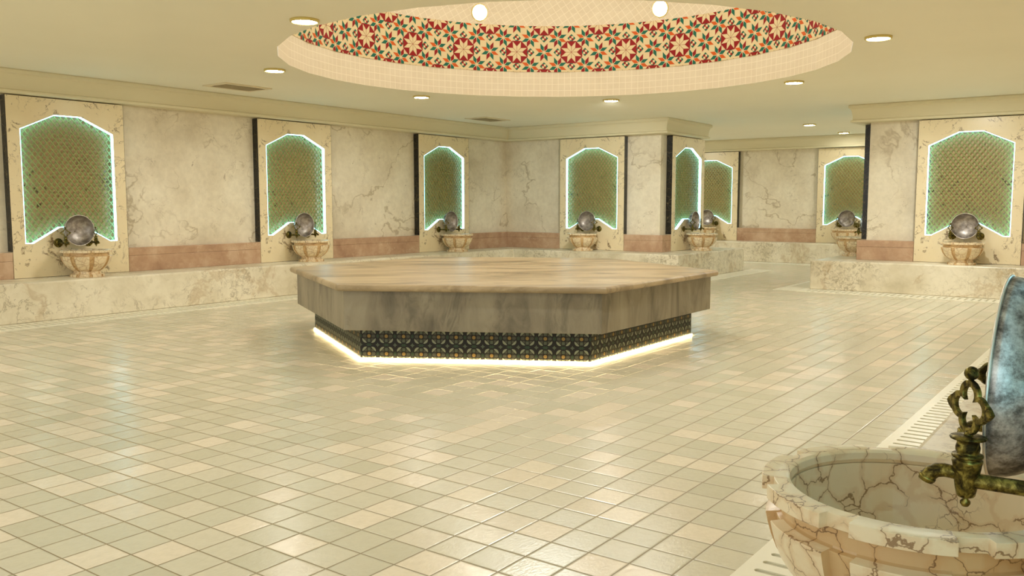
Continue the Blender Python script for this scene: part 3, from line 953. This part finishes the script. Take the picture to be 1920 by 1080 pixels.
for edge in range(6):
    for i in range(-1, NPP + 1):
        for j in range(-1, 3):
            cx, cz = (i + 0.5) * U_, 0.050 + j * U_
            ped(edge, pp(cx, cz, circ(0.105)), 1, 1)
            for sx_ in (-1, 1):
                ped(edge, pp(cx, cz, [(sx_ * 0.16, -0.085), (sx_ * 0.33, -0.085), (sx_ * 0.37, 0), (sx_ * 0.33, 0.085), (sx_ * 0.16, 0.085)][::sx_]), 1, 3)
                ped(edge, pp(cx, cz, [(-0.085, sx_ * 0.16), (0.085, sx_ * 0.16), (0.085, sx_ * 0.34), (-0.085, sx_ * 0.34)][::sx_]), 1, 2)
                for sz_ in (-1, 1):
                    q_ = [(sx_ * 0.13, sz_ * 0.13), (sx_ * 0.29, sz_ * 0.13), (sx_ * 0.26, sz_ * 0.19), (sx_ * 0.20, sz_ * 0.25), (sx_ * 0.13, sz_ * 0.29)]
                    ped(edge, pp(cx, cz, q_[::sx_ * sz_]), 1, 3)
                    # pale crescent in the four corners
                    A = []; B = []
                    for w_ in range(6):
                        th = rad(20 + 50 * w_ / 5); ht = 0.065 * math.sin(PI * (w_ + 0.5) / 6)
                        A.append((sx_ * (0.40 + ht) * math.cos(th), sz_ * (0.40 + ht) * math.sin(th)))
                        B.append((sx_ * (0.40 - ht) * math.cos(th), sz_ * (0.40 - ht) * math.sin(th)))
                    for w_ in range(5):
                        qd = [B[w_], A[w_], A[w_ + 1], B[w_ + 1]]
                        ped(edge, pp(cx, cz, qd[::sx_ * sz_]), 1, 5)
            st = []
            for w_ in range(12):
                r = 0.135 if w_ % 2 == 0 else 0.075
                st.append((r * math.cos(rad(30 * w_ + 90)), r * math.sin(rad(30 * w_ + 90))))
            ped(edge, pp(cx + U_ / 2, cz, [(x * 0.9, z * 1.15) for x, z in st]), 1, 4)
            ped(edge, pp(cx, cz + U_ / 2, [(z * 1.5, x * 0.85) for x, z in st][::-1]), 1, 4)
            ped(edge, pp(cx + U_ / 2, cz + U_ / 2, [(0.13, 0), (0.05, 0.05), (0, 0.13), (-0.05, 0.05), (-0.13, 0), (-0.05, -0.05), (0, -0.13), (0.05, -0.05)]), 1, 2)
m.build('tiled_pedestal', [M['ped_black'], M['ped_gold'], M['ped_grey'], M['ped_brown'], M['ped_green'], M['ped_pale']], plat, fix=False)['label'] = 'dark patterned tile plinth'
prism(hexp(1.946), 0.001, 0.013, inner=hexp(1.934)).build('light_strip', M['led_warm'], plat, fix=False)['label'] = 'warm glowing light strip'

# ------------------------------------------------------------------ downlights
def make_light(label):
    t = thing('downlight', label, 'ceiling light', group='recessed ceiling downlights')
    mb = MB(); mb.lathe([(0.098, -0.004), (0.100, -0.018), (0.106, -0.024), (0.116, -0.022), (0.119, -0.012), (0.119, 0.0), (0.098, 0.0), (0.098, -0.004)], 40)
    mb.build('trim_ring', M['lamp_ring'], t)
    mb = MB(); mb.lathe([(0.0005, -0.019), (0.096, -0.019), (0.0985, -0.014), (0.0985, -0.004), (0.0005, -0.004)], 40)
    mb.build('lens', M['lens'], t)
    return t
LAMPS = [((4.921, 5.711), 'round downlight beside the left tip of the dome opening'),
         ((6.50, 8.063), 'round downlight between the dome and the square air vent over the left wall'),
         ((9.288, 8.372), 'round downlight in front of the inner corner, left one behind the dome'),
         ((11.216, 6.429), 'round downlight in front of the pillar cornice, right one behind the dome'),
         ((10.91, 3.67), 'round downlight between the dome and the right-hand block cornice'),
         ((8.474, 2.097), 'round downlight beside the right tip of the dome opening'),
         ((16.83, 5.344), 'small round downlight at the entrance of the passage'),
         ((19.108, 5.348), 'small round downlight against the far passage cornice')]
pl = None
for (x, y), lab in LAMPS:
    if pl is None:
        pl = make_light(lab); pl.location = (x, y, H)
    else:
        dup(pl, (x, y, H), 0, lab)
# two lamps sitting on the vault
for ang, lab in ((55.4, 'round lamp inside the dome above the mosaic band, left of the pair'), (5.65, 'round lamp inside the dome above the mosaic band, right of the pair')):
    zl = 3.928
    tt = math.asin((zl - ZM1) / HD)
    r = DOME_R * math.cos(tt)
    p = (DOME_C[0] + r * math.cos(rad(ang)), DOME_C[1] + r * math.sin(rad(ang)), zl)
    nrm = Vector((math.cos(rad(ang)) / DOME_R * math.cos(tt), math.sin(rad(ang)) / DOME_R * math.cos(tt), math.sin(tt) / HD)).normalized()
    o = dup(pl, p, 0, lab)
    o.rotation_mode = 'QUATERNION'
    o.rotation_quaternion = nrm.to_track_quat('Z', 'Y')

# ------------------------------------------------------------------ air vents
def make_vent(label):
    t = thing('air_vent', label, 'air vent', group='rectangular ceiling vents')
    w, d = 0.72, 0.47
    mb = MB()
    prism([(-w / 2, -d / 2), (w / 2, -d / 2), (w / 2, d / 2), (-w / 2, d / 2)], -0.014, 0.0, inner=[(-w / 2 + 0.06, -d / 2 + 0.06), (w / 2 - 0.06, -d / 2 + 0.06), (w / 2 - 0.06, d / 2 - 0.06), (-w / 2 + 0.06, d / 2 - 0.06)], mb=mb)
    mb.build('frame', M['vent'], t, fix=False)
    mb = MB(); mb.box((-w / 2 + 0.06, -d / 2 + 0.06, -0.003), (w / 2 - 0.06, d / 2 - 0.06, -0.0005))
    mb.build('duct', M['vent_dark'], t)
    mb = MB()
    for k in range(9):
        y = -d / 2 + 0.085 + k * (d - 0.17) / 8
        mb.box((-w / 2 + 0.06, -0.018, -0.001), (w / 2 - 0.06, 0.018, 0.001), xf=Matrix.Translation((0, y, -0.010)) @ Matrix.Rotation(rad(22), 4, 'X'))
    mb.build('louvres', M['vent'], t)
    return t
v1 = make_vent('rectangular louvred vent in the ceiling above the left niches'); v1.location = (7.15, 9.61, H)
dup(v1, (12.44, 9.64, H), 0, 'small-looking dark ceiling vent close to the inner room corner')

# ------------------------------------------------------------------ light
def area(loc, size, power, col=(1, 0.86, 0.62), rot=(0, 0, 0)):
    l = bpy.data.lights.new('added_fill', 'AREA'); l.shape = 'DISK'; l.size = size; l.energy = power; l.color = col
    o = bpy.data.objects.new('added_fill', l); COL.objects.link(o); o.location = loc; o.rotation_euler = rot
    return o
def point(loc, r, power, col=(1, 0.86, 0.62)):
    l = bpy.data.lights.new('added_fill', 'POINT'); l.shadow_soft_size = r; l.energy = power; l.color = col
    o = bpy.data.objects.new('added_fill', l); COL.objects.link(o); o.location = loc
    return o
# added fill lights without fixtures, just under the ceiling of hall and passage
WARM = (0.98, 1.0, 0.95)
for x, y, p in ((5.3, 2.6, 30), (2.0, 3.2, 22), (2.0, 7.6, 30), (-0.8, 7.6, 30), (12.3, 2.2, 42), (17.6, 9.5, 60), (17.6, 2.0, 60)):
    area((x, y, H - 0.02), 0.2, p, WARM)
point((DOME_C[0], DOME_C[1], 3.75), 0.5, 190, WARM)  # unseen fill added inside the dome to light the walls

def wash(loc, aim, power):
    l = bpy.data.lights.new('added_wall_fill', 'SPOT'); l.energy = power; l.color = WARM; l.spot_size = rad(84); l.spot_blend = 1.0; l.shadow_soft_size = 0.06
    o = bpy.data.objects.new('added_wall_fill', l); COL.objects.link(o); o.location = loc
    o.rotation_euler = (Vector(aim) - Vector(loc)).to_track_quat('-Z', 'Y').to_euler()
# added spots, set at downlights, to brighten the back and left walls
wash((11.216, 6.429, H - 0.03), (14.2, 8.2, 0.95), 260)
wash((9.288, 8.372, H - 0.03), (9.5, 10.5, 1.0), 40)
wash((6.50, 8.063, H - 0.03), (6.4, 10.5, 1.0), 40)

w = bpy.data.worlds.new('World'); sc.world = w
w.use_nodes = True
w.node_tree.nodes['Background'].inputs[0].default_value = (0.97, 1.0, 0.98, 1)
w.node_tree.nodes['Background'].inputs[1].default_value = 1.2  # even background fill, let in through the hall's open, unmodelled ends

# ------------------------------------------------------------------ camera
cd = bpy.data.cameras.new('Camera'); cam = bpy.data.objects.new('Camera', cd); COL.objects.link(cam)
cd.sensor_fit = 'HORIZONTAL'; cd.sensor_width = 36.0; cd.lens = 36.0 * 1637.7467 / 1920
cd.clip_start = 0.02; cd.clip_end = 100
pt, ya = rad(5.4684), rad(36.1992)
fwd = Vector((math.cos(ya) * math.cos(pt), math.sin(ya) * math.cos(pt), -math.sin(pt)))
cam.location = (0, 0, CAM_H)
cam.rotation_euler = fwd.to_track_quat('-Z', 'Y').to_euler()
sc.camera = cam

# ------------------------------------------------------------------ colour and sampling quality
sc.view_settings.view_transform = 'Standard'
sc.view_settings.look = 'None'
sc.view_settings.exposure = 0.0
sc.cycles.use_denoising = True
sc.cycles.max_bounces = 7
sc.cycles.diffuse_bounces = 5
sc.cycles.adaptive_threshold = 0.02
sc.cycles.sample_clamp_indirect = 6.0
sc.cycles.caustics_reflective = False
sc.cycles.caustics_refractive = False
